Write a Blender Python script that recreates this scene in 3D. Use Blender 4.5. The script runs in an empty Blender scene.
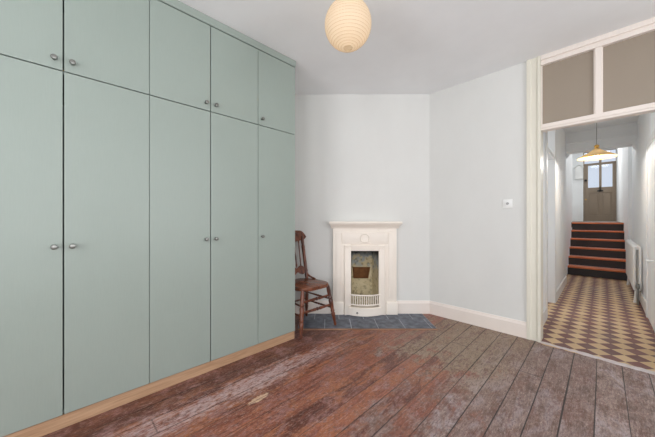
import bpy, bmesh, math, random
from mathutils import Vector, Matrix
random.seed(7)
C = bpy.context.scene.collection
PI = math.pi
TH = math.atan2(274.5, 270.0)            # heading of the room against the view
ct, st = math.cos(TH), math.sin(TH)
EYE = 1.15
H = 2.67                                  # ceiling height

def world(X, Z):                          # view-plan metres -> room metres
    return (ct*X - st*Z, st*X + ct*Z)

# ------------------------------------------------------------------ materials
def lin(r, g, b):
    f = lambda c: (c/255/12.92) if c/255 <= .04045 else ((c/255+.055)/1.055)**2.4
    return (f(r), f(g), f(b), 1)

class NT:
    def __init__(s, name):
        s.m = bpy.data.materials.new(name); s.m.use_nodes = True
        s.t = s.m.node_tree; s.b = s.t.nodes['Principled BSDF']
        s.co = None
    def n(s, typ, **kw):
        x = s.t.nodes.new(typ)
        for k, v in kw.items(): setattr(x, k, v)
        return x
    def put(s, sock, v):
        if hasattr(v, 'is_output') or isinstance(v, bpy.types.NodeSocket): s.t.links.new(v, sock)
        elif v is not None:
            sock.default_value = v
    def obj(s):
        if s.co is None: s.co = s.n('ShaderNodeTexCoord').outputs['Object']
        return s.co
    def xyz(s):
        x = s.n('ShaderNodeSeparateXYZ'); s.put(x.inputs[0], s.obj()); return x.outputs
    def vec(s, a, b, c):
        x = s.n('ShaderNodeCombineXYZ')
        for i, v in enumerate((a, b, c)): s.put(x.inputs[i], v)
        return x.outputs[0]
    def M(s, op, a, b=None, c=None, clamp=False):
        x = s.n('ShaderNodeMath', operation=op); x.use_clamp = clamp
        s.put(x.inputs[0], a)
        if b is not None: s.put(x.inputs[1], b)
        if c is not None: s.put(x.inputs[2], c)
        return x.outputs[0]
    def scale(s, v, sx, sy, sz):
        x = s.n('ShaderNodeVectorMath', operation='MULTIPLY')
        s.put(x.inputs[0], v); x.inputs[1].default_value = (sx, sy, sz); return x.outputs[0]
    def noise(s, vec=None, scale=5, detail=4, rough=.55, dist=0):
        x = s.n('ShaderNodeTexNoise'); s.put(x.inputs['Vector'], vec if vec is not None else s.obj())
        x.inputs['Scale'].default_value = scale; x.inputs['Detail'].default_value = detail
        x.inputs['Roughness'].default_value = rough; x.inputs['Distortion'].default_value = dist
        return x.outputs['Fac']
    def white(s, vec):
        x = s.n('ShaderNodeTexWhiteNoise', noise_dimensions='3D'); s.put(x.inputs['Vector'], vec); return x.outputs['Value']
    def step(s, v, a, b, lo=0, hi=1):
        x = s.n('ShaderNodeMapRange', interpolation_type='SMOOTHSTEP')
        s.put(x.inputs[0], v); x.inputs[1].default_value = a; x.inputs[2].default_value = b
        x.inputs[3].default_value = lo; x.inputs[4].default_value = hi; return x.outputs[0]
    def mix(s, f, a, b):
        x = s.n('ShaderNodeMix', data_type='RGBA')
        s.put(x.inputs[0], f); s.put(x.inputs[6], a); s.put(x.inputs[7], b); return x.outputs[2]
    def bump(s, h, strength=.2, dist=.01):
        x = s.n('ShaderNodeBump'); x.inputs['Strength'].default_value = strength
        x.inputs['Distance'].default_value = dist; s.put(x.inputs['Height'], h)
        s.put(s.b.inputs['Normal'], x.outputs[0])
    def base(s, c): s.put(s.b.inputs['Base Color'], c)
    def rough(s, r): s.put(s.b.inputs['Roughness'], r)

def paint(name, rgb, rough=.6, var=.06, scale=6, bump=.0, metal=0, spec=None):
    a = NT(name); c = lin(*rgb)
    d = tuple(x*(1-var) for x in c[:3])+(1,); e = tuple(min(1, x*(1+var)) for x in c[:3])+(1,)
    a.base(a.mix(a.noise(scale=scale), d, e)); a.rough(rough)
    a.b.inputs['Metallic'].default_value = metal
    if spec is not None: a.b.inputs['Specular IOR Level'].default_value = spec
    if bump: a.bump(a.noise(scale=scale*3), bump, .004)
    return a.m

def plaster(name, rgb):
    a = NT(name); c = lin(*rgb)
    v = a.noise(a.scale(a.obj(), 1, 1, .5), 3.0, 5, .6)
    a.base(a.mix(v, tuple(x*.95 for x in c[:3])+(1,), tuple(min(1, x*1.04) for x in c[:3])+(1,)))
    a.rough(.85); a.b.inputs['Specular IOR Level'].default_value = .2
    a.bump(a.noise(scale=9, detail=6), .12, .01)
    return a.m

def sage():
    a = NT('sage paint')
    g = a.noise(a.scale(a.obj(), 1, 60, 4), 3, 4, .6)
    w = a.noise(scale=2.2)
    k = a.M('ADD', a.M('MULTIPLY', g, .5), a.M('MULTIPLY', w, .5))
    a.base(a.mix(k, lin(146, 158, 150), lin(160, 171, 164)))
    a.rough(.38); a.bump(g, .05, .002)
    return a.m

def wood(name, dark, light, rough=.4, sx=(40, 40, 3)):
    a = NT(name)
    g = a.noise(a.scale(a.obj(), *sx), 1, 5, .6, .6)
    a.base(a.mix(a.step(g, .3, .7), lin(*dark), lin(*light))); a.rough(rough)
    return a.m

def floorboards():
    a = NT('worn varnished floorboards'); x, y, z = a.xyz()
    W = .137
    A, Mu, MA = (lambda p, q: a.M('ADD', p, q)), (lambda p, q: a.M('MULTIPLY', p, q)), (lambda p, q, r: a.M('MULTIPLY_ADD', p, q, r))
    bx = a.M('DIVIDE', A(x, 10.03), W); bid = a.M('FLOOR', bx); fx = a.M('FRACT', bx)
    r1 = a.white(a.vec(bid, 3.3, 1.7)); r3 = a.white(a.vec(bid, 7.7, 4.2))
    yy = a.M('DIVIDE', A(y, MA(r1, 5, 10)), 4.6)
    jid = a.M('FLOOR', yy); fy = a.M('FRACT', yy)
    off = a.vec(MA(bid, 3.7, x), MA(bid, 1.3, y), 0)
    grain = a.noise(a.scale(off, 42, 2.4, 1), 1, 6, .65, .7)
    fine = a.noise(a.scale(off, 95, 11, 1), 1, 6, .75)
    streak = a.noise(a.scale(off, 48, 6, 1), 1, 7, .75, .4)
    big = a.noise(a.scale(a.obj(), 2.6, 1.3, 1), 1, 5, .6, .5)
    mid = a.noise(a.scale(off, 12, 3.2, 1), 1, 7, .72, .5)
    blot = a.noise(a.scale(a.obj(), 10, 7, 1), 1, 8, .75, .3)
    spot = a.noise(a.scale(a.obj(), 34, 22, 1), 1, 6, .75)
    # varnished colour, board by board, worn through in places
    k = A(Mu(grain, .8), Mu(r1, .22))
    red = a.mix(a.step(k, .3, .8), lin(90, 45, 33), lin(164, 98, 74))
    orange = a.mix(grain, lin(134, 74, 45), lin(186, 118, 80))
    red = a.mix(a.step(A(mid, Mu(r3, .14)), .55, .70), red, orange)
    red = a.mix(Mu(a.step(A(x, Mu(mid, .2)), -1.68, -1.80), .6), red, a.mix(grain, lin(66, 36, 30), lin(104, 62, 50)))  # boards by the wardrobe: unworn dark varnish, with shading painted in
    mauve = a.mix(fine, lin(128, 84, 80), lin(178, 136, 130))
    red = a.mix(Mu(a.step(blot, .48, .62), .75), red, mauve)
    red = a.mix(Mu(a.step(spot, .54, .66), .6), red, lin(66, 34, 28))
    red = a.mix(Mu(a.step(streak, .56, .68), .55), red, lin(184, 150, 140))
    # stripped grey-brown boards with remnants of varnish
    g2 = A(Mu(blot, .55), Mu(streak, .45))
    grey = a.mix(a.step(g2, .36, .64), lin(90, 70, 64), lin(170, 150, 142))
    pale = a.noise(a.scale(off, 5.5, 2.4, 1), 1, 7, .7, .6)
    grey = a.mix(Mu(a.step(pale, .5, .60), .6), grey, a.mix(fine, lin(150, 138, 140), lin(200, 190, 194)))
    grey = a.mix(Mu(a.step(r3, .2, .9), .28), grey, lin(104, 76, 70))
    tanc = a.mix(streak, lin(120, 102, 84), lin(186, 166, 140))
    tank = Mu(a.step(A(y, Mu(mid, .5)), 2.0, 2.45), a.step(A(x, Mu(big, .8)), .1, -.3))
    grey = a.mix(Mu(tank, .85), grey, tanc)
    remn = a.step(A(Mu(mid, .5), Mu(spot, .5)), .50, .58)
    grey = a.mix(Mu(remn, .62), grey, a.mix(grain, lin(82, 50, 44), lin(122, 82, 72)))
    grey = a.mix(Mu(a.step(fine, .56, .66), .6), grey, lin(188, 172, 168))
    grey = a.mix(Mu(a.step(fine, .44, .36), .65), grey, lin(70, 54, 50))
    wander = Mu(a.M('SUBTRACT', A(A(big, blot), mid), 1.5), 1.5)
    regx = a.step(A(x, wander), -1.02, -.55)
    regy = Mu(a.step(A(y, wander), 1.9, 2.2), a.step(A(x, wander), -1.6, -1.15))
    worn = a.M('MAXIMUM', regx, regy)
    col = a.mix(Mu(worn, .93), red, grey)
    # whitish scuffs: a traffic band beside the wardrobe, and scattered ones
    band = a.step(a.M('ABSOLUTE', A(x, MA(A(big, blot), .22, 1.49))), .20, .01)
    band = Mu(band, Mu(a.step(y, -.4, .3), a.step(y, 2.1, 1.4)))
    sc = A(Mu(fine, .4), A(Mu(mid, .3), Mu(spot, .3)))
    s1 = Mu(a.step(A(sc, Mu(band, .11)), .53, .64), MA(band, .55, .22))
    col = a.mix(s1, col, lin(200, 176, 174))
    # bare splinter of pale wood
    dx = a.M('DIVIDE', A(x, MA(spot, .06, 1.51)), .024)
    dy = a.M('DIVIDE', a.M('SUBTRACT', A(y, Mu(blot, .1)), .945), .085)
    d = A(Mu(dx, dx), A(Mu(dy, dy), Mu(fine, 1.6)))
    col = a.mix(a.step(d, 1.75, 1.5), col, lin(206, 172, 142))
    # fine scratches and grit all over
    f2 = a.noise(a.scale(off, 150, 34, 1), 1, 6, .8)
    f3 = a.noise(a.scale(off, 60, 16, 1), 2, 6, .8)
    col = a.mix(Mu(a.step(f2, .50, .40), .5), col, lin(58, 38, 34))
    col = a.mix(Mu(a.step(f3, .53, .62), .42), col, lin(196, 170, 160))
    # gaps between boards
    gw = MA(a.noise(a.scale(off, 7, .8, 1), 1, 2), .07, A(-.026, Mu(r3, .012)))
    edge = a.M('SUBTRACT', .5, a.M('ABSOLUTE', a.M('SUBTRACT', fx, .5)))
    gap = a.step(a.M('SUBTRACT', edge, gw), .010, -.002)
    ej = Mu(a.M('SUBTRACT', .5, a.M('ABSOLUTE', a.M('SUBTRACT', fy, .5))), 32)
    gap = a.M('MAXIMUM', gap, Mu(a.step(ej, .04, .015), .7))
    col = a.mix(Mu(gap, MA(worn, .35, .55)), col, lin(26, 19, 18))
    a.base(col)
    a.rough(a.mix(worn, a.mix(a.step(blot, .4, .6), (.34, .34, .34, 1), (.52, .52, .52, 1)), (.6, .6, .6, 1)))
    h = a.M('SUBTRACT', A(Mu(grain, .25), Mu(spot, .2)), Mu(gap, 1.5))
    a.bump(h, .35, .004)
    return a.m

def quarry_tiles():
    a = NT('diagonal chequer tiles'); x, y, z = a.xyz()
    S = .107
    dx = a.M('ADD', x, .1707); dy = a.M('SUBTRACT', y, 3.2325)
    q = 1/(math.sqrt(2)*S)
    u = a.M('MULTIPLY', a.M('ADD', dx, dy), q); v = a.M('MULTIPLY', a.M('SUBTRACT', dx, dy), q)
    iu, iv = a.M('FLOOR', u), a.M('FLOOR', v)
    par = a.M('FLOORED_MODULO', a.M('ADD', iu, iv), 2.0)
    rnd = a.white(a.vec(iu, iv, 2.2))
    n = a.noise(scale=7, detail=5)
    k = a.M('ADD', a.M('MULTIPLY', rnd, .6), a.M('MULTIPLY', n, .4))
    dark = a.mix(k, lin(92, 48, 44), lin(122, 72, 66))
    pale = a.mix(k, lin(182, 148, 104), lin(212, 184, 142))
    col = a.mix(a.M('LESS_THAN', par, .5), pale, dark)
    wear = a.step(a.noise(scale=2.5, detail=4), .56, .72)
    col = a.mix(a.M('MULTIPLY', wear, .35), col, lin(150, 128, 118))
    e = lambda t: a.M('SUBTRACT', .5, a.M('ABSOLUTE', a.M('SUBTRACT', a.M('FRACT', t), .5)))
    g = a.step(a.M('MINIMUM', e(u), e(v)), .022, .008)
    col = a.mix(a.M('MULTIPLY', g, .55), col, lin(92, 74, 62))
    a.base(col); a.rough(a.M('MULTIPLY_ADD', n, .3, .35)); a.bump(g, -.2, .002)
    return a.m

def slate():
    a = NT('slate tile'); n = a.noise(scale=14, detail=6); 
    a.base(a.mix(a.step(n, .3, .7), lin(72, 78, 90), lin(112, 118, 130))); a.rough(.5); a.bump(n, .3, .004)
    return a.m

def fireclay():
    a = NT('sooty fireclay'); x, y, z = a.xyz()
    n = a.noise(scale=9, detail=5); b = a.noise(scale=24, detail=4)
    c = a.mix(n, lin(176, 160, 122), lin(220, 208, 176))
    patch = a.M('MULTIPLY', a.step(a.M('ADD', n, a.M('MULTIPLY', z, .3)), .62, .72), a.step(z, .45, .6))
    c = a.mix(patch, c, lin(162, 166, 164))
    c = a.mix(a.M('MULTIPLY', a.step(b, .5, .68), .5), c, lin(74, 66, 50))
    top_shade = a.step(a.M('ADD', z, a.M('MULTIPLY', n, .14)), .70, .82)
    c = a.mix(top_shade, c, lin(28, 26, 24))  # black at the firebox top is its shadow painted in
    a.base(c); a.rough(.9); return a.m

def glassy(name, tint):
    a = NT(name)
    a.base(tint); a.rough(.05); a.b.inputs['Transmission Weight'].default_value = 1
    a.b.inputs['IOR'].default_value = 1.02
    return a.m

def pane_glass():
    a = NT('pale blue door glass')
    tr = a.n('ShaderNodeBsdfTransparent'); tr.inputs[0].default_value = (.95, .97, 1, 1)
    gl = a.n('ShaderNodeBsdfGlossy'); gl.inputs['Roughness'].default_value = .05
    mx = a.n('ShaderNodeMixShader'); mx.inputs[0].default_value = .06
    a.t.links.new(tr.outputs[0], mx.inputs[1]); a.t.links.new(gl.outputs[0], mx.inputs[2])
    a.t.links.new(mx.outputs[0], a.t.nodes['Material Output'].inputs[0])
    return a.m

def paper():
    a = NT('lit rice paper')
    x, y, z = a.xyz()
    df = a.n('ShaderNodeBsdfDiffuse'); df.inputs[0].default_value = lin(246, 232, 212)
    tl = a.n('ShaderNodeBsdfTranslucent'); tl.inputs[0].default_value = lin(248, 234, 212)
    mx = a.n('ShaderNodeMixShader'); mx.inputs[0].default_value = .55
    a.t.links.new(df.outputs[0], mx.inputs[1]); a.t.links.new(tl.outputs[0], mx.inputs[2])
    a.t.links.new(mx.outputs[0], a.t.nodes['Material Output'].inputs[0])
    return a.m

def parchment():
    a = NT('tan lampshade')
    df = a.n('ShaderNodeBsdfDiffuse'); df.inputs[0].default_value = lin(208, 172, 112)
    tl = a.n('ShaderNodeBsdfTranslucent'); tl.inputs[0].default_value = lin(226, 200, 160)
    mx = a.n('ShaderNodeMixShader'); mx.inputs[0].default_value = .03
    a.t.links.new(df.outputs[0], mx.inputs[1]); a.t.links.new(tl.outputs[0], mx.inputs[2])
    a.t.links.new(mx.outputs[0], a.t.nodes['Material Output'].inputs[0])
    return a.m

def glow(name, rgb, strength):
    a = NT(name); a.base(lin(*rgb)); a.b.inputs['Emission Color'].default_value = lin(*rgb)
    a.b.inputs['Emission Strength'].default_value = strength
    return a.m

M = dict(
    wall=plaster('white wall paint', (224, 224, 221)),
    ceil=plaster('ceiling paint', (242, 243, 244)),
    hall=plaster('hall wall paint', (243, 245, 246)),
    trim=paint('off white gloss', (239, 229, 221), .4, .04),
    cream=paint('cream gloss', (228, 224, 210), .4, .03),
    hwhite=paint('white hall gloss', (232, 232, 230), .4, .03),
    sage=sage(), inner=paint('dark cupboard interior', (70, 76, 72), .8),
    ply=wood('bare plinth timber', (168, 132, 100), (196, 160, 128), .55, (4, 3, 60)),
    chrome=paint('brushed chrome', (138, 138, 134), .3, .03, metal=1),
    floor=floorboards(), tiles=quarry_tiles(), slate=slate(),
    grout=paint('pale grout', (168, 171, 178), .9),
    edging=wood('hearth edging timber', (120, 84, 62), (164, 126, 100), .6, (3, 30, 30)),
    stone=paint('chipped whitish threshold', (206, 198, 197), .8, .3, 12, .4),
    iron=paint('white painted cast iron', (246, 237, 226), .45, .03, 8),
    fireclay=fireclay(), rust=paint('rusty throat', (122, 80, 46), .9, .55, 22),
    top_shade=paint('black soot', (26, 24, 23), .95),
    chair=wood('dark polished chair wood', (64, 32, 22), (128, 70, 44), .28, (30, 30, 4)),
    seatw=wood('polished seat wood', (82, 44, 28), (134, 80, 54), .25, (3, 34, 30)),
    taupe=paint('taupe pane', (153, 140, 125), .5, .05, 2),
    riser=paint('black riser paint', (50, 46, 46), .5, .1),
    tread=wood('orange brown tread wood', (184, 88, 40), (226, 124, 66), .4, (3, 30, 30)),
    carpet=paint('landing floor', (120, 100, 86), .8),
    door=paint('taupe front door paint', (140, 124, 106), .45, .06),
    glass=pane_glass(), black=paint('black iron', (34, 32, 32), .5),
    brass=paint('brass', (200, 160, 84), .35, .04, metal=1),
    shade=parchment(),
    
    paper=paper(), bulb=glow('lit bulb', (255, 232, 200), 2), cord=paint('grey flex', (120, 118, 114), .6),
    plastic=paint('white plastic', (240, 240, 238), .35, .01),
    knobgrey=paint('grey knob', (168, 168, 168), .4, .02),
    rib=paint('bamboo rib', (206, 176, 130), .7),
    clear=glassy('window glass', (1, 1, 1, 1)),
)

# ------------------------------------------------------------------ mesh kit
class MB:
    def __init__(s): s.bm = bmesh.new()
    def box(s, x0, x1, y0, y1, z0, z1, bev=0, seg=2):
        r = bmesh.ops.create_cube(s.bm, size=1)
        vs = r['verts']
        for v in vs:
            v.co = Vector(((x0+x1)/2+v.co.x*(x1-x0), (y0+y1)/2+v.co.y*(y1-y0), (z0+z1)/2+v.co.z*(z1-z0)))
        if bev:
            es = list({e for v in vs for e in v.link_edges})
            bmesh.ops.bevel(s.bm, geom=es, offset=bev, segments=seg, affect='EDGES', profile=.5)
        return s
    def tube(s, pts, rad, n=12, cap=True):
        pts = [Vector(p) for p in pts]
        if not hasattr(rad, '__len__'): rad = [rad]*len(pts)
        rings = []; u = None
        for i, p in enumerate(pts):
            d = (pts[min(i+1, len(pts)-1)]-pts[max(i-1, 0)]).normalized()
            if u is None:
                u = d.orthogonal().normalized()
            u = (u-d*u.dot(d)).normalized(); w = d.cross(u)
            rings.append([s.bm.verts.new(p+(u*math.cos(2*PI*k/n)+w*math.sin(2*PI*k/n))*rad[i]) for k in range(n)])
        for a, b in zip(rings, rings[1:]):
            for k in range(n): s.bm.faces.new((a[k], a[(k+1) % n], b[(k+1) % n], b[k]))
        if cap:
            s.bm.faces.new(rings[0][::-1]); s.bm.faces.new(rings[-1])
        return s
    def lathe(s, prof, n=32, mat=None, cap=False):       # profile (r, z) about z, then a matrix
        mat = mat or Matrix()
        rings = []
        for r, z in prof:
            if r < 1e-6: rings.append([s.bm.verts.new(mat @ Vector((0, 0, z)))])
            else: rings.append([s.bm.verts.new(mat @ Vector((r*math.cos(2*PI*k/n), r*math.sin(2*PI*k/n), z))) for k in range(n)])
        for a, b in zip(rings, rings[1:]):
            for k in range(n):
                j = (k+1) % n
                if len(a) == 1 and len(b) == 1: continue
                if len(a) == 1: s.bm.faces.new((a[0], b[j], b[k]))
                elif len(b) == 1: s.bm.faces.new((a[k], a[j], b[0]))
                else: s.bm.faces.new((a[k], a[j], b[j], b[k]))
        return s
    def prism(s, poly, axis, a0, a1, bev=0):             # polygon in the other two axes, extruded along axis
        def P(p, a):
            return {'x': (a, p[0], p[1]), 'y': (p[0], a, p[1]), 'z': (p[0], p[1], a)}[axis]
        A = [s.bm.verts.new(P(p, a0)) for p in poly]; B = [s.bm.verts.new(P(p, a1)) for p in poly]
        n = len(poly)
        fs = [s.bm.faces.new(A), s.bm.faces.new(B[::-1])]
        for k in range(n): fs.append(s.bm.faces.new((A[k], B[k], B[(k+1) % n], A[(k+1) % n])))
        if bev:
            es = list({e for f in fs[:2] for e in f.edges})
            bmesh.ops.bevel(s.bm, geom=es, offset=bev, segments=3, affect='EDGES', profile=.5)
        return s
    def build(s, name, mat, parent=None, smooth=False):
        bmesh.ops.recalc_face_normals(s.bm, faces=s.bm.faces[:])
        me = bpy.data.meshes.new(name); s.bm.to_mesh(me); s.bm.free()
        if smooth:
            for p in me.polygons: p.use_smooth = True
            me.set_sharp_from_angle(angle=math.radians(40))
        me.materials.append(mat)
        o = bpy.data.objects.new(name, me); C.objects.link(o)
        if parent: o.parent = parent
        return o

def tag(o, label, cat, group=None):
    o['label'] = label; o['category'] = cat
    if group: o['group'] = group
    return o
def thing(name, label, cat, loc=(0, 0, 0), rz=0, group=None):
    o = bpy.data.objects.new(name, None); C.objects.link(o); o.empty_display_size = .1
    o.location = loc; o.rotation_euler = (0, 0, rz)
    return tag(o, label, cat, group)
def struct(name, mb, mat, loc=None, rz=0):
    o = mb.build(name, mat); o['kind'] = 'structure'
    if loc: o.location = loc; o.rotation_euler = (0, 0, rz)
    return o
def rootstruct(name):
    o = bpy.data.objects.new(name, None); C.objects.link(o); o['kind'] = 'structure'; return o

# ------------------------------------------------------------------ plan
XL = -2.67                       # wall behind the wardrobe
YD = 3.198                       # door wall
ZF = 3.295                       # chimney wall, metres in front of the eye
XR, YB = 2.0, -1.9               # right and back walls
c_r = ((ct*YD - ZF)/st, YD)      # corner chimney / door wall
yl = (ZF + st*XL)/ct
c_l = (XL, yl)
HL, HR = -.456, .385             # hall walls

OL, OR = -.40, .36
# floor of the bedroom (one board floor) and of the hall
struct('floor', MB().prism([(XL, YB), (XR, YB), (XR, YD+.01), (c_r[0]-.01, YD+.01), c_l], 'z', -.1, 0), M['floor'])
struct('floor_hallway', MB().box(-.75, .6, YD+.0105, 7.6, -.1, .001).box(OL, OR, YD-.06, YD+.0105, -.01, .001), M['tiles'])
struct('ceiling', MB().box(XL-.2, XR+.1, YB-.1, YD+.12, H, H+.12), M['ceil'])
struct('wall_left', MB().box(XL-.12, XL, YB, yl+.1, 0, H), M['wall'])
w = MB()                          # right wall with a sash window
ww = [(-1.1, .3), (.9, 2.3)]
ys = [YB, -1.1, .3, .9, 2.3, YD+.12]
for i in range(5):
    if i in (1, 3):
        w.box(XR, XR+.2, ys[i], ys[i+1], 0, .55); w.box(XR, XR+.2, ys[i], ys[i+1], 2.45, H)
    else: w.box(XR, XR+.2, ys[i], ys[i+1], 0, H)
struct('wall_right', w, M['wall'])
w = MB()
xs = [XL-.12, -1.7, -.3, .3, 1.7, XR+.2]
for i in range(5):
    if i in (1, 3):
        w.box(xs[i], xs[i+1], YB-.2, YB, 0, .55); w.box(xs[i], xs[i+1], YB-.2, YB, 2.45, H)
    else: w.box(xs[i], xs[i+1], YB-.2, YB, 0, H)
struct('wall_back', w, M['wall'])

def sash(name, axis, a0, a1, p):                        # sash window filling a hole
    r = rootstruct(name)
    f = MB(); g = MB()
    def bx(mb, u0, u1, q0, q1, z0, z1):
        if axis == 'x': mb.box(u0, u1, q0, q1, z0, z1)
        else: mb.box(q0, q1, u0, u1, z0, z1)
    for (u0, u1, z0, z1) in ((a0, a0+.06, .55, 2.45), (a1-.06, a1, .55, 2.45), (a0+.06, a1-.06, .55, .63), (a0+.06, a1-.06, 2.39, 2.45),
                             (a0+.06, a1-.06, 1.47, 1.53), ((a0+a1)/2-.012, (a0+a1)/2+.012, .63, 1.47), ((a0+a1)/2-.012, (a0+a1)/2+.012, 1.53, 2.39)):
        bx(f, u0, u1, p-.03, p+.03, z0, z1)
    f.build('sash_frame', M['hwhite'], r)
    return r
sash('window_2', 'x', -1.7, -.3, YB-.12); sash('window_3', 'x', .3, 1.7, YB-.12)
sash('window_4', 'y', -1.1, .3, XR+.12); sash('window_5', 'y', .9, 2.3, XR+.12)

# chimney wall, with the hole of the firebox, in its own frame
FX = .447
fo = world(FX, ZF); FROT = TH
lx0 = -(FX) + (XL*ct + yl*st)      # local x of the left corner
lx1 = (c_r[0]*ct + c_r[1]*st) - FX
w = MB()
w.box(lx0-.1, -.21, 0, .3, 0, H); w.box(.21, lx1+.02, 0, .3, 0, H); w.box(-.21, .21, 0, .3, .80, H)
struct('wall_chimney', w, M['wall'], (fo[0], fo[1], 0), FROT)
b = MB()
def skirt(mb, x0, x1, yw, sgn, h=.155, t=.018):
    prof = [(yw, 0), (yw+sgn*t, 0), (yw+sgn*t, h-.03), (yw+sgn*t*.55, h-.012), (yw+sgn*t*.4, h), (yw, h)]
    mb.prism(prof, 'x', x0, x1)
skirt(b, .40, lx1-.005, 0, -1); skirt(b, lx0+.02, -.40, 0, -1)
struct('baseboard_chimney', b, M['trim'], (fo[0], fo[1], 0), FROT)

# door wall with opening to the hall
OL, OR = -.40, .36
w = MB(); w.box(c_r[0]-.15, OL-.02, YD, YD+.12, 0, H); w.box(OR+.02, XR, YD, YD+.12, 0, H)
struct('wall_door', w, M['wall'])
b = MB(); skirt(b, c_r[0]-.01, -.508, YD, -1); skirt(b, .47, XR, YD, -1)
struct('baseboard_door', b, M['trim'])
# frame and architrave
t = MB()
def arch_prof(x, s):               # profile in x,y for a vertical moulding, outer edge at x
    return [(x, YD), (x, YD-.022), (x+s*.03, YD-.022), (x+s*.036, YD-.014), (x+s*.075, YD-.014), (x+s*.085, YD-.026), (x+s*.1075, YD-.026), (x+s*.1075, YD)]
t.prism(arch_prof(-.5075, 1), 'z', 0, H); t.prism(arch_prof(.4675, -1), 'z', 0, H)
t.box(OL-.02, OL, YD, YD+.13, 0, H); t.box(OR, OR+.02, YD, YD+.13, 0, H)
struct('trim_1', t, M['cream'])
wn = rootstruct('window_1')
f = MB()
f.box(OL, OR, YD-.012, YD+.07, 1.975, 2.032, .004); f.box(OL, OR, YD-.022, YD+.07, 1.992, 2.012, .004)
f.box(OL, OR, YD-.012, YD+.07, 2.585, H-.001, .004); f.box(OL, OR, YD-.03, YD, 2.625, H-.001, .006)
f.box(-.042, -.002, YD-.006, YD+.06, 2.032, 2.585, .004)
for x0, x1 in ((OL, -.042), (-.002, OR)):
    f.box(x0, x0+.008, YD+.008, YD+.04, 2.032, 2.585); f.box(x1-.008, x1, YD+.008, YD+.04, 2.032, 2.585)
f.build('frame', M['trim'], wn)
for x0, x1 in ((OL, -.042), (-.002, OR)):
    MB().box(x0+.004, x1-.004, YD+.022, YD+.034, 2.028, 2.589).build('pane', M['taupe'], wn)
# threshold, a chipped strip
th = MB()
n = 26; top = []; bot = []
for i in range(n+1):
    x = OL + (OR-OL)*i/n
    top.append((x, YD+.0-.04*i/n+random.uniform(-.010, .010)))
    bot.append((x, YD-.032-.06*i/n+random.uniform(-.008, .008)))
th.prism(top+bot[::-1], 'z', -.02, .008)
struct('trim_2', th, M['stone'])

# ------------------------------------------------------------------ hall shell
w = MB()
w.box(HL-.15, HL, YD+.12, 4.02, 0, H); w.box(HL-.15, HL, 4.82, 6.42, 0, H); w.box(HL-.15, HL, 4.02, 4.82, 2.46, H)
w.box(-.67, -.52, 6.42, 9.0, 0, 3.75)
struct('wall_hallway_left', w, M['hall'])
w = MB()
w.box(HR, HR+.15, YD+.12, 7.42, 0, H); w.box(.335, HR+.15, 7.42, 13.15, 0, 3.75); w.box(HR, HR+.15, 6.42, 7.42, H, 3.75)
struct('wall_hallway_right', w, M['hall'])
struct('wall_landing_left', MB().box(-.97, -.85, 8.9, 13.15, 0, 3.75).box(-.97, -.52, 9.0, 9.08, 0, 3.75), M['hall'])
w = MB()
w.box(-.85, -.46, 13, 13.15, 1.0, 3.75); w.box(-.46, .335, 13, 13.15, 3.52, 3.75)
struct('wall_landing_end', w, M['hall'])
struct('ceiling_hallway', MB().box(-.7, .6, YD+.12, 6.42, H, H+.1), M['hall'])
struct('ceiling_landing', MB().box(-1, .6, 6.4, 13.15, 3.75, 3.85), M['hall'])
struct('floor_landing', MB().box(-.97, .335, 8.78, 13.15, .95, 1.068), M['carpet'])
# downstand beam over the end of the hall on small brackets
w = MB(); w.box(HL-.1, HR+.1, 6.40, 6.62, 2.33, 3.75, .006)
w.box(HL, HR, 6.375, 6.40, 2.47, 2.50, .006)
for s, x in ((1, HL), (-1, HR)):
    pr = [(x, 2.33), (x+s*.045, 2.33), (x+s*.038, 2.305), (x+s*.015, 2.275), (x, 2.25)]
    w.prism(pr, 'y', 6.42, 6.60)
struct('trim_3', w, M['hall'])
b = MB()
for y0, y1 in ((YD+.13, 4.02-.06), (4.88, 6.42)): b.box(HL, HL+.016, y0, y1, 0, .14, .004)
b.box(-.52, -.506, 6.43, 7.44, 0, .14, .004)
struct('baseboard_hallway_left', b, M['hwhite'])
b = MB(); b.box(HR-.016, HR, YD+.13, 4.03, 0, .14, .004); b.box(HR-.016, HR, 4.93, 7.42, 0, .14, .004)
struct('baseboard_hallway_right', b, M['hwhite'])

# unseen side room and window hole, added to let light into the hall
w = MB(); w.box(-2.2, HL-.15, 3.5, 3.6, 0, H); w.box(-2.2, HL-.15, 5.3, 5.4, 0, H)
w.box(-2.2, -2.1, 3.6, 3.85, 0, H); w.box(-2.2, -2.1, 5.05, 5.3, 0, H); w.box(-2.2, -2.1, 3.85, 5.05, 0, .8); w.box(-2.2, -2.1, 3.85, 5.05, 2.4, H)
struct('wall_added_room', w, M['hall'])
struct('floor_added_room', MB().box(-2.2, -.75, 3.5, 5.4, -.1, 0), M['carpet'])
struct('ceiling_added_room', MB().box(-2.2, -.7, 3.5, 5.4, H, H+.1), M['hall'])
# hall door on the left, opened and heightened to pass the added light
d = rootstruct('door_2')
MB().box(HL-.90, HL-.16, 4.785, 4.82, .005, 1.96, .003).build('leaf', M['hwhite'], d)
f = MB(); f.box(HL-.11, HL+.012, 3.96, 4.05, 0, 2.52, .005); f.box(HL-.11, HL+.012, 4.79, 4.88, 0, 2.52, .005); f.box(HL-.11, HL, 4.05, 4.79, 1.965, 2.02, .005); f.box(HL-.11, HL+.012, 4.05, 4.79, 2.45, 2.52, .005)
f.build('door_frame', M['hwhite'], d)
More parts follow.
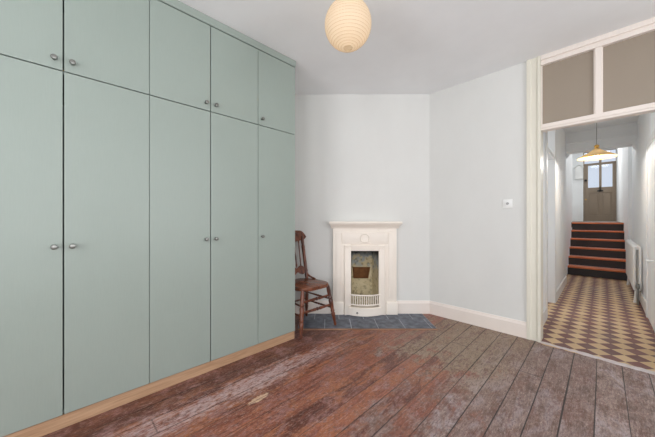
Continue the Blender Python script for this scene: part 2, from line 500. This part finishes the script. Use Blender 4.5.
# hall door on the right
d = rootstruct('door_3')
lf = MB().box(HR-.012, HR, 4.10, 4.86, .005, 1.97, .003).build('leaf', M['hwhite'], d)
f = MB(); f.box(HR-.022, HR, 4.03, 4.10, 0, 2.04, .004); f.box(HR-.022, HR, 4.86, 4.93, 0, 2.04, .004); f.box(HR-.022, HR, 4.10, 4.86, 1.97, 2.04, .004)
f.build('door_frame', M['hwhite'], d)
h = MB(); h.lathe([(0, 0), (.026, 0), (.026, .008), (0, .010)], 20, Matrix.Translation((HR-.012, 4.165, .73)) @ Matrix.Rotation(-PI/2, 4, 'Y'))
h.tube([(HR-.015, 4.165, .73), (HR-.05, 4.165, .73), (HR-.062, 4.18, .73), (HR-.062, 4.29, .732)], [.010, .010, .011, .009])
h.build('door_handle', M['plastic'], lf, True)

# front door at the head of the stairs
d = rootstruct('door_1')
DY = 13.03; x0, x1, z0, z1 = -.43, .32, 1.072, 3.03
lf = MB()
lf.box(x0, -.341, DY, DY+.045, z0, z1, .003); lf.box(.244, x1, DY, DY+.045, z0, z1, .003)
lf.box(-.341, .244, DY, DY+.045, 2.05, 2.23, .003); lf.box(-.341, .244, DY, DY+.045, z0, 1.26, .003); lf.box(-.341, .244, DY, DY+.045, 2.995, z1, .003)
lf.box(-.0715, -.0083, DY, DY+.045, 1.26, 2.995, .003)
lf.box(-.341, .244, DY+.018, DY+.032, 1.26, 2.05)
for a, bb in ((-.341, -.0715), (-.0083, .244)):
    lf.box(a+.04, bb-.04, DY+.008, DY+.02, 1.31, 2.0, .006)
leaf = lf.build('leaf', M['door'], d)
for a, bb in ((-.341, -.0715), (-.0083, .244)):
    MB().box(a-.003, bb+.003, DY+.02, DY+.026, 2.227, 2.998).build('pane', M['glass'], leaf)
MB().box(-.115, .030, DY-.008, DY+.002, 2.085, 2.13, .003).build('letter_slot', M['black'], leaf)
MB().lathe([(0, 0), (.03, 0), (.03, .01), (.014, .02), (.014, .045), (.034, .06), (.034, .075), (0, .088)], 20, Matrix.Translation((-.395, DY, 2.49)) @ Matrix.Rotation(PI/2, 4, 'X')).build('door_knob', M['black'], leaf, True)
MB().lathe([(0, 0), (.022, 0), (.022, .006), (0, .008)], 16, Matrix.Translation((-.395, DY, 1.83)) @ Matrix.Rotation(PI/2, 4, 'X')).build('keyhole_plate', M['brass'], leaf, True)
f = MB(); f.box(-.46, x0-.002, DY-.03, DY+.08, z0-.01, 3.52); f.box(x1+.002, .335, DY-.03, DY+.08, z0-.01, 3.52); f.box(x0-.002, x1+.002, DY-.03, DY+.08, z1+.002, 3.065); f.box(x0-.002, x1+.002, DY-.03, DY+.08, 3.46, 3.52)
f.box(-.07, -.01, DY, DY+.04, 3.065, 3.46)
f.build('door_frame', M['door'], d)
for a, bb in ((x0, -.07), (-.01, x1)): MB().box(a-.002, bb+.002, DY+.02, DY+.026, 3.062, 3.463).build('fanlight_pane', M['glass'], d)

# ------------------------------------------------------------------ stairs
sx0, sx1 = -.505, .332
stair = thing('staircase', 'short staircase with black risers and orange brown treads leading up to the front door', 'stairs', (0, 7.5, 0))
RH = .178; TD = .25
for k in range(6):
    y = k*TD
    MB().box(sx0, sx1, y, y+.03, k*RH, (k+1)*RH-.032).build('riser', M['riser'], stair)
    MB().box(sx0, sx1, y-.025, min(y+TD, 5*TD+.03)+.0, (k+1)*RH-.032, (k+1)*RH, .01).build('tread', M['tread'], stair)

# ------------------------------------------------------------------ wardrobe
XF = -2.07
def knob(parent, y, z):
    MB().lathe([(0, 0), (.009, 0), (.008, .012), (.0125, .018), (.0145, .025), (.012, .031), (0, .034)], 20,
               Matrix.Translation((XF, y, z)) @ Matrix.Rotation(PI/2, 4, 'Y')).build('knob', M['chrome'], parent, True)
def unit(label, y0, y1, doors):
    r = thing('wardrobe', label, 'wardrobe', (0, 0, 0), 0, 'fitted wardrobe units along the left wall')
    r.location = (XF, (y0+y1)/2, 0)
    inv = Matrix.Translation((-XF, -(y0+y1)/2, 0))
    ch = []
    c = MB(); a, bq = XL+.012, XF-.023
    c.box(a, bq, y0+.001, y0+.019, .074, 2.612); c.box(a, bq, y1-.019, y1-.001, .074, 2.612)
    for z in (.074, 1.951, 2.594): c.box(a, bq, y0+.019, y1-.019, z, z+.018)
    c.box(a, a+.008, y0+.019, y1-.019, .092, 2.594)
    ch.append(c.build('carcass', M['sage'], r))
    for (d0, d1, side) in doors:
        for (z0, z1, zk, nm) in ((.077, 1.957, 1.0, 'door'), (1.963, 2.604, 2.015, 'top_door')):
            g0 = .003 if side == 'l' else .0015; g1 = .003 if side == 'r' else .0015
            o = MB().box(XF-.02, XF, d0+g0, d1-g1, z0, z1, .0018, 2).build(nm, M['sage'], r)
            ch.append(o)
            ky = d0+.036 if side == 'l' else d1-.036
            knob(o, ky, zk)
    for o in ch: o.data.transform(inv)
    for o in ch:
        for k in o.children: k.data.transform(inv)
    return r
unit('sage green two door wardrobe unit at the left edge, nearest the camera', -.395, .407, [(-.395, .006, 'r'), (.006, .407, 'l')])
unit('middle sage green two door wardrobe unit, next to the narrow single door unit', .407, 1.20, [(.407, .80, 'r'), (.80, 1.20, 'l')])
unit('narrow single door sage green wardrobe unit at the far end next to the wooden chair', 1.20, 1.60, [(1.20, 1.60, 'l')])
tag(MB().box(XL+.02, XF-.006, -.395, 1.597, 0, .073, .002).build('wardrobe_plinth', M['ply']), 'bare tan timber plinth running under the green wardrobes', 'plinth')
tag(MB().prism([(XL+.01, 2.614), (XF-.004, 2.614), (XF, 2.618), (XF+.006, 2.655), (XF+.006, H-.002), (XL+.01, H-.002)], 'y', -.395, 1.604).build('wardrobe_cornice', M['sage']),
    'sage green filler strip between wardrobe tops and ceiling', 'cornice')

# ------------------------------------------------------------------ fireplace
fp = thing('fireplace', 'small white painted cast iron bedroom fireplace with mantel shelf on the corner wall', 'fireplace', (fo[0], fo[1], .0065), FROT)
s = MB()
s.box(-.382, -.165, -.062, -.001, 0, 1.06, .004); s.box(.165, .382, -.062, -.001, 0, 1.06, .004); s.box(-.165, .165, -.062, -.001, .762, 1.06, .004)
for sg in (-1, 1):                                        # long shallow panels on the jambs
    s.box(sg*.315-.035, sg*.315+.035, -.070, -.060, .19, .98, .006)
s.box(-.275, .275, -.070, -.060, .845, .985, .006)
sur = s.build('surround', M['iron'], fp, True)
s = MB()
prof = [(-.001, 1.03), (-.075, 1.03), (-.080, 1.042), (-.098, 1.060), (-.118, 1.072), (-.122, 1.082), (-.145, 1.087), (-.150, 1.096), (-.150, 1.106), (-.144, 1.114), (-.001, 1.114)]
def mitred(mb, prof, half):                               # moulding that returns round both ends
    A = [mb.bm.verts.new((-half-(-p[0])*.35, p[0], p[1])) for p in prof]; B = [mb.bm.verts.new((half+(-p[0])*.35, p[0], p[1])) for p in prof]
    n = len(prof)
    mb.bm.faces.new(A); mb.bm.faces.new(B[::-1])
    for k in range(n): mb.bm.faces.new((A[k], B[k], B[(k+1) % n], A[(k+1) % n]))
mitred(s, prof, .374); s.build('mantel_shelf', M['iron'], fp)
for sg in (-1, 1): MB().box(sg*.3235-.0685, sg*.3235+.0685, -.076, -.001, 0, .15, .005).build('plinth_block', M['iron'], fp, True)
s = MB()                                                  # inner frame
for a, bb, z0, z1 in ((-.245, -.166, 0, .825), (.166, .245, 0, .825), (-.166, .166, .762, .825)):
    s.box(a, bb, -.080, -.061, z0, z1, .004)
for sg in (-1, 1): s.box(sg*.236-.008, sg*.236+.008, -.088, -.079, 0, .825, .003)
s.box(-.244, .244, -.088, -.079, .809, .825, .003)
fr = s.build('inner_frame', M['iron'], fp, True)
s = MB()
for i in range(21):
    x = -.21+.021*i
    s.lathe([(0, -.006), (.005, -.003), (.006, 0), (.005, .003), (0, .006)], 8, Matrix.Translation((x, -.081, .796)))
s.build('beading', M['iron'], fr, True)
s = MB()                                                  # wreath ornament
ring = [(.052*math.cos(k*PI/16), -.071, .915+.052*math.sin(k*PI/16)) for k in range(33)]
s.tube(ring, [.008+.0035*(k % 2) for k in range(33)], 8, False)
for sg in (-1, 1):
    s.tube([(0, -.072, .862), (sg*.03, -.072, .852), (sg*.055, -.071, .862), (sg*.07, -.070, .85)], [.006, .006, .005, .002], 8)
s.build('wreath', M['iron'], sur, True)
# firebox: cheeks and sloping back with a throat
s = MB(); bm = s.bm
def quad(*p): bm.faces.new([bm.verts.new(q) for q in p])
yb0, yb1 = .16, .24
for sg in (-1, 1):
    quad((sg*.166, -.06, 0), (sg*.13, yb0, 0), (sg*.13, yb1, .78), (sg*.166, -.06, .78))
xl, xr, za, zb = -.122, .110, .375, .52
def by(z): return yb0+(yb1-yb0)*z/.78
def bp(x, z): return (x, by(z), z)
quad(bp(-.13, 0), bp(.13, 0), bp(.13, za), bp(-.13, za)); quad(bp(-.13, zb), bp(.13, zb), bp(.13, .78), bp(-.13, .78))
quad(bp(-.13, za), bp(xl+.01, za), bp(xl, zb), bp(-.13, zb)); quad(bp(xr-.03, za), bp(.13, za), bp(.13, zb), bp(xr, zb))
quad((-.166, -.06, .01), (.166, -.06, .01), (.13, yb0, .01), (-.13, yb0, .01))
fb = s.build('fireback', M['fireclay'], fp)
s = MB(); bm = s.bm
T = [bp(xl+.01, za), bp(xr-.03, za), bp(xr, zb), bp(xl, zb)]
D = [(p[0]*.8, p[1]+.05, p[2]) for p in T]
for k in range(4): quad(T[k], T[(k+1) % 4], D[(k+1) % 4], D[k])
quad(*D)
s.build('throat', M['rust'], fb)
s = MB(); s.box(-.168, .168, -.055, .25, .775, .79)
s.build('smoke_plate', M['top_shade'], fp)  # plate coloured black to continue the shadow at the opening's top
# grate
def bow(x, half=.185, deep=.05, y0=-.075): return y0-deep*(1-(x/half)**2)
s = MB()
for z, r in ((.243, .0085), (.128, .0085)):
    s.tube([(x*.0185, bow(x*.0185), z) for x in range(-10, 11)], r, 8)
s.build('grate_rail', M['iron'], fp, True)
for i in range(14):
    x = -.169+.026*i
    MB().tube([(x, bow(x), .128), (x, bow(x), .243)], .0055, 8).build('grate_bar', M['iron'], fp, True)
s = MB()
pl = [(x*.0195, bow(x*.0195, .195, .055, -.088)) for x in range(-10, 11)]
s.prism(pl+[(.195, -.06), (-.195, -.06)], 'z', .004, .092)
s.prism([(p[0]*.99, p[1]+.012) for p in pl]+[(.19, -.06), (-.19, -.06)], 'z', .092, .100)
ash = s.build('ash_cover', M['iron'], fp)
MB().lathe([(0, 0), (.008, 0), (.007, .008), (.012, .016), (0, .022)], 12, Matrix.Translation((-.10, bow(-.10, .195, .055, -.088), .045)) @ Matrix.Rotation(PI/2, 4, 'X')).build('knob', M['cord'], ash, True)

# hearth: slate tiles flush with the boards
he = thing('hearth', 'dark slate tiled hearth laid on the floor before the fireplace', 'hearth', (fo[0], fo[1], 0), FROT)
hx0, hx1, hy0 = -.76, .700, -.47
MB().box(hx0, hx1, hy0, -.02, -.01, .0015).build('grout_bed', M['grout'], he)
s = MB(); TS = .283
for row, (ya, yb_) in enumerate(((hy0, hy0+.27), (hy0+.27, -.02))):
    x = hx0 - (.12 if row else 0)
    while x < hx1-.01:
        a, bb = max(x, hx0), min(x+TS, hx1)
        if bb-a > .02: s.box(a+.004, bb-.004, ya+.003, yb_-.003, 0, .0035, .001, 1)
        x += TS
s.build('slate_tiling', M['slate'], he)
MB().box(hx0, hx1+.0, hy0-.03, hy0, -.01, .006, .002).build('edging', M['edging'], he)

# ------------------------------------------------------------------ chair
ch = thing('wooden_chair', 'dark polished wooden side chair with carved crest rail, standing between wardrobe and fireplace', 'chair', (-2.235, 1.865, .0065))
def turned(p0, p1, base, seq, n=14):                      # turned member between two points; seq = (t, radius)
    p0, p1 = Vector(p0), Vector(p1)
    return MB().tube([p0.lerp(p1, t) for t, r in seq], [base*r for t, r in seq], n)
legseq = [(0, .55), (.04, .72), (.1, .62), (.22, .85), (.30, 1.05), (.33, .75), (.36, 1.08), (.39, .8), (.5, 1.0), (.62, 1.1), (.65, .8), (.68, 1.15), (.71, .85), (.85, 1.0), (1, .8)]
fl = {}
for sg in (-1, 1):
    turned((.218, sg*.238, 0), (.165, sg*.172, .437), .0215, legseq).build('leg', M['chair'], ch, True)
    turned((-.215, sg*.195, 0), (-.150, sg*.150, .437), .0200, legseq).build('leg', M['chair'], ch, True)
def fp_(sg, z): t = z/.437; return (.218+(.165-.218)*t, sg*(.238+(.172-.238)*t), z)
def rp_(sg, z): t = z/.437; return (-.215+(-.150+.215)*t, sg*(.195+(.150-.195)*t), z)
ss = [(0, .7), (.06, .8), (.3, .95), (.42, 1.15), (.46, .85), (.5, 1.35), (.54, .85), (.58, 1.15), (.7, .95), (.94, .8), (1, .7)]
for z in (.225, .325): turned(fp_(-1, z), fp_(1, z), .0135, ss).build('stretcher', M['chair'], ch, True)
for sg in (-1, 1):
    for z in (.19, .285): turned(fp_(sg, z), rp_(sg, z+.01), .0095, ss).build('stretcher', M['chair'], ch, True)
turned(rp_(-1, .22), rp_(1, .22), .0095, ss).build('stretcher', M['chair'], ch, True)
pts = []
for k in range(40):                                       # saddle seat outline
    a = 2*PI*k/40; cx, sy = math.cos(a), math.sin(a)
    ex = abs(cx)**.55*(1 if cx > 0 else -1); ey = abs(sy)**.55*(1 if sy > 0 else -1)
    wdt = .195 + .018*ex
    pts.append((.005+.212*ex, wdt*ey))
s = MB(); s.prism(pts, 'z', .428, .462, .010)
s.build('seat', M['seatw'], ch, True)
bk = thing  # (backrest group below)
top = (-.285, .168, .955)
for sg in (-1, 1):
    turned((-.165, sg*.160, .455), (-.272, sg*.172, .94), .0190, [(0, .9), (.1, 1.1), (.14, .85), (.18, 1.2), (.22, .95), (.4, 1.05), (.6, .95), (.75, 1.1), (.8, .85), (.85, 1.0), (1, .8)]).build('back_post', M['chair'], ch, True)
    MB().tube([(-.186, sg*.163, .555), (-.170, sg*.172, .505), (-.13, sg*.180, .478), (-.075, sg*.182, .470), (-.05, sg*.182, .464)], [.008, .011, .011, .010, .012], 10).build('hip_bracket', M['chair'], ch, True)
def curved_rail(z0f, z1f, half, xc, thick, name, zt):
    mb = MB(); n = 24; rings = []
    for i in range(n+1):
        y = -half+2*half*i/n; u = y/half
        bow_ = -.028*(1-u*u)
        lo, hi = z0f(u), z1f(u)
        fx = xc(lo)+bow_; gx = xc(hi)+bow_
        rings.append([mb.bm.verts.new(p) for p in ((fx+thick/2, y, lo), (gx+thick/2*.7, y, hi), (gx-thick/2*.7, y, hi), (fx-thick/2, y, lo))])
    for a, bq in zip(rings, rings[1:]):
        for k in range(4): mb.bm.faces.new((a[k], a[(k+1) % 4], bq[(k+1) % 4], bq[k]))
    mb.bm.faces.new(rings[0]); mb.bm.faces.new(rings[-1][::-1])
    bmesh.ops.bevel(mb.bm, geom=[e for e in mb.bm.edges if len(e.link_faces) == 2 and e.calc_face_angle(0) > .9], offset=.004, segments=2, affect='EDGES')
    return mb.build(name, M['chair'], ch, True)
xc = lambda z: -.165-.107*(z-.455)/.485
crest = curved_rail(lambda u: .885-.014*math.cos(u*PI)+.035*(max(0, abs(u)-.75)/.25)**2, lambda u: 1.012-.014*(u*u)-.065*max(0, (abs(u)-.7)/.3)**2, .228, xc, .034, 'crest_rail', 0)
s = MB()
for k in range(-2, 3):
    y = k*.06; s.lathe([(0, 0), (.022, .0), (.020, .004), (.010, .006), (0, .009)], 16, Matrix.Translation((xc(.95)-.028*(1-(y/.218)**2)+.010, y, .952)) @ Matrix.Rotation(PI/2, 4, 'Y'))
s.build('carving', M['chair'], crest, True)
low = curved_rail(lambda u: .520-.014*math.cos(u*3*PI), lambda u: .592+.014*math.cos(u*3*PI), .163, xc, .026, 'lower_back_rail', 0)
for k in range(-2, 3):
    y = k*.058; u = y/.19; bo = -.028*(1-u*u)
    turned((xc(.585)+bo, y*.95, .585), (xc(.905)+bo, y*1.1, .905), .0075, [(0, .8), (.1, 1.2), (.14, .8), (.3, 1.1), (.5, .9), (.7, 1.1), (.86, .8), (.9, 1.2), (1, .8)]).build('spindle', M['chair'], ch, True)

# ------------------------------------------------------------------ small things
sw = thing('light_switch', 'white square switch plate with small round grey knob on the wall by the door frame', 'light switch', (-.665, YD, 1.305))
pl = MB().box(-.043, .043, -.010, -.0005, -.043, .043, .004).build('plate', M['plastic'], sw, True)
MB().lathe([(0, 0), (.013, 0), (.012, .012), (0, .014)], 20, Matrix.Translation((0, -.010, 0)) @ Matrix.Rotation(PI/2, 4, 'X')).build('knob', M['knobgrey'], sw, True)

# paper lantern
LX, LY = world(.132, 1.742); LZ = 2.40; R = .150
la = thing('paper_lantern', 'round cream paper lantern shade hanging from the bedroom ceiling', 'lamp', (LX, LY, LZ))
prof = []; nr = 22; a0, a1 = math.radians(-79), math.radians(72)
for i in range(nr*4+1):
    a = a0+(a1-a0)*i/(nr*4); rr = R-.0022*(.5-.5*math.cos(2*PI*i/4))
    prof.append((rr*math.cos(a), rr*math.sin(a)))
shd = MB().lathe(prof, 56).build('lamp_shade', M['paper'], la, True)
s = MB()
for i in range(0, nr+1):
    a = a0+(a1-a0)*i/nr; r = (R-.0006)*math.cos(a); z = R*math.sin(a)
    s.tube([(r*math.cos(k*PI/24), r*math.sin(k*PI/24), z) for k in range(49)], .0009, 5, False)
s.build('ribs', M['rib'], shd, True)
s = MB(); s.tube([(0, 0, .03), (0, 0, H-LZ-.03)], .003, 8); s.build('cord', M['plastic'], la)
s = MB(); s.lathe([(.0, .09), (.018, .09), (.018, .03), (0, .03)], 16); s.build('lamp_holder', M['plastic'], la, True)
s = MB(); s.lathe([(0, -.06), (.018, -.055), (.029, -.03), (.028, -.01), (.014, .02), (.013, .03)], 20); s.build('bulb', M['bulb'], la, True)
s = MB(); s.lathe([(0, H-LZ-.001), (.045, H-LZ-.001), (.043, H-LZ-.02), (.012, H-LZ-.034), (0, H-LZ-.034)], 24); s.build('ceiling_rose', M['plastic'], la, True)

# hall pendant
PX, PY, PZ = -.048, 4.90, 1.938
pn = thing('pendant_lamp', 'lit tan coolie pendant lamp hanging in the hallway beyond the doorway', 'lamp', (PX, PY, PZ))
k_ = 1.04
s = MB(); s.lathe([(r*k_, z) for r, z in [(.1805, 0), (.182, 0), (.178, .006), (.125, .042), (.075, .072), (.045, .096), (.030, .112), (.024, .116)]], 48)
o = s.build('lamp_shade', M['shade'], pn, True)
s = MB(); s.lathe([(.024, .114), (.026, .122), (.014, .128), (.024, .140), (.026, .150), (.018, .162), (.006, .168), (0, .168)], 24); s.build('finial', M['brass'], pn, True)
s = MB(); s.tube([(0, 0, .165), (0, 0, H-PZ-.03)], .003, 8); s.build('cord', M['cord'], pn)
s = MB(); s.lathe([(0, H-PZ-.001), (.045, H-PZ-.001), (.043, H-PZ-.02), (.012, H-PZ-.034), (0, H-PZ-.034)], 24); s.build('ceiling_rose', M['plastic'], pn, True)
s = MB(); s.lathe([(0, .012), (.016, .017), (.026, .035), (.022, .055), (.013, .075), (.013, .105)], 20); s.build('bulb', M['bulb'], pn, True)

# radiator on the right of the hall
ra = thing('radiator', 'white column radiator on feet along the right hallway wall', 'radiator', (.335, 5.55, 0))
ns = 26
for k in range(ns):
    y = k*.062
    s = MB()
    for dx in (-.026, .026): s.tube([(dx, y, .20), (dx, y, .76)], .0145, 10)
    s.tube([(-.026, y, .76), (-.018, y, .772), (.018, y, .772), (.026, y, .76)], .0145, 10); s.tube([(-.026, y, .20), (-.018, y, .188), (.018, y, .188), (.026, y, .20)], .0145, 10)
    s.build('section', M['hwhite'], ra, True)
s = MB(); s.tube([(0, 0, .21), (0, (ns-1)*.062, .21)], .017, 10); s.tube([(0, 0, .75), (0, (ns-1)*.062, .75)], .017, 10); s.build('header_pipe', M['hwhite'], ra, True)
for k in (1, ns-2):
    MB().tube([(0, k*.062, .19), (-.012, k*.062, .10), (-.016, k*.062, .0)], [.020, .014, .020], 10).build('foot', M['hwhite'], ra, True)
s = MB(); s.tube([(0, 0, .21), (0, -.06, .21), (0, -.07, .20), (0, -.07, .002)], .011, 10); s.lathe([(0, .02), (.018, .02), (.020, .05), (.016, .085), (0, .09)], 14, Matrix.Translation((0, -.065, .20))); s.build('valve', M['chrome'], ra, True)

# small gabled wall box left of the front door
bx = thing('wall_box', 'small pale box with a gabled top on the wall left of the front door', 'box', (-.57, 12.998, 2.55))
MB().prism([(-.10, 0), (.10, 0), (.10, .40), (0, .48), (-.10, .40)], 'y', -.09, -.001).build('body', M['hwhite'], bx)
MB().prism([(-.125, .395), (0, .495), (.125, .395), (.125, .42), (0, .52), (-.125, .42)], 'y', -.11, -.001).build('lid', M['hwhite'], bx)

# ------------------------------------------------------------------ light
wd = bpy.data.worlds.new('World'); bpy.context.scene.world = wd; wd.use_nodes = True
bg = wd.node_tree.nodes['Background']; bg.inputs[0].default_value = (.84, .90, 1, 1); bg.inputs[1].default_value = .85

def area(name, loc, rot, sx, sy, power, col):
    l = bpy.data.lights.new(name, 'AREA'); l.shape = 'RECTANGLE'; l.size = sx; l.size_y = sy; l.energy = power; l.color = col
    o = bpy.data.objects.new(name, l); C.objects.link(o); o.location = loc; o.rotation_euler = rot; return o
DAY = (.985, .995, 1.015)
for x in (-1.0, 1.0): area('daylight', (x, YB-.35, 1.5), (PI/2+.30, 0, 0), 1.4, 1.9, 51, DAY)
for y in (-.4, 1.6): area('daylight', (XR+.35, y, 1.5), (PI/2+.42, 0, PI/2), 1.4, 1.9, 36, DAY)
area('stairwell_fill', (-.15, 10.6, 3.72), (0, 0, 0), .7, 1.8, 26, (1, .99, .97))  # added light above the landing, its ceiling has no opening
area('stairwell_fill', (-.08, 7.7, 3.72), (0, 0, 0), .6, 1.2, 9, (1, .99, .97))  # second added light, brightens the foot of the stairs
area('daylight', (-2.3, 4.45, 1.6), (PI/2+.35, 0, -PI/2), 1.2, 1.5, 17, DAY)  # added light outside the made-up side room, brightens the hall
def point(name, loc, power, col, r):
    l = bpy.data.lights.new(name, 'POINT'); l.energy = power; l.color = col; l.shadow_soft_size = r
    o = bpy.data.objects.new(name, l); C.objects.link(o); o.location = loc
point('lantern_light', (LX, LY, LZ-.03), .55, (1, .92, .82), .035)
point('pendant_light', (PX, PY, PZ+.006), 14, (1, .96, .91), .03)

# ------------------------------------------------------------------ camera
cam = bpy.data.cameras.new('Camera'); co = bpy.data.objects.new('Camera', cam); C.objects.link(co)
cam.sensor_width = 36; cam.sensor_fit = 'HORIZONTAL'; cam.lens = 270/655*36; cam.shift_y = .5/655; cam.clip_start = .02
co.location = (0, 0, EYE); co.rotation_euler = (PI/2, 0, TH)
sc = bpy.context.scene; sc.camera = co
sc.view_settings.view_transform = 'Standard'; sc.view_settings.look = 'None'; sc.view_settings.exposure = 0; sc.view_settings.gamma = 1
sc.view_settings.use_curve_mapping = False
sc.cycles.max_bounces = 10; sc.cycles.diffuse_bounces = 6
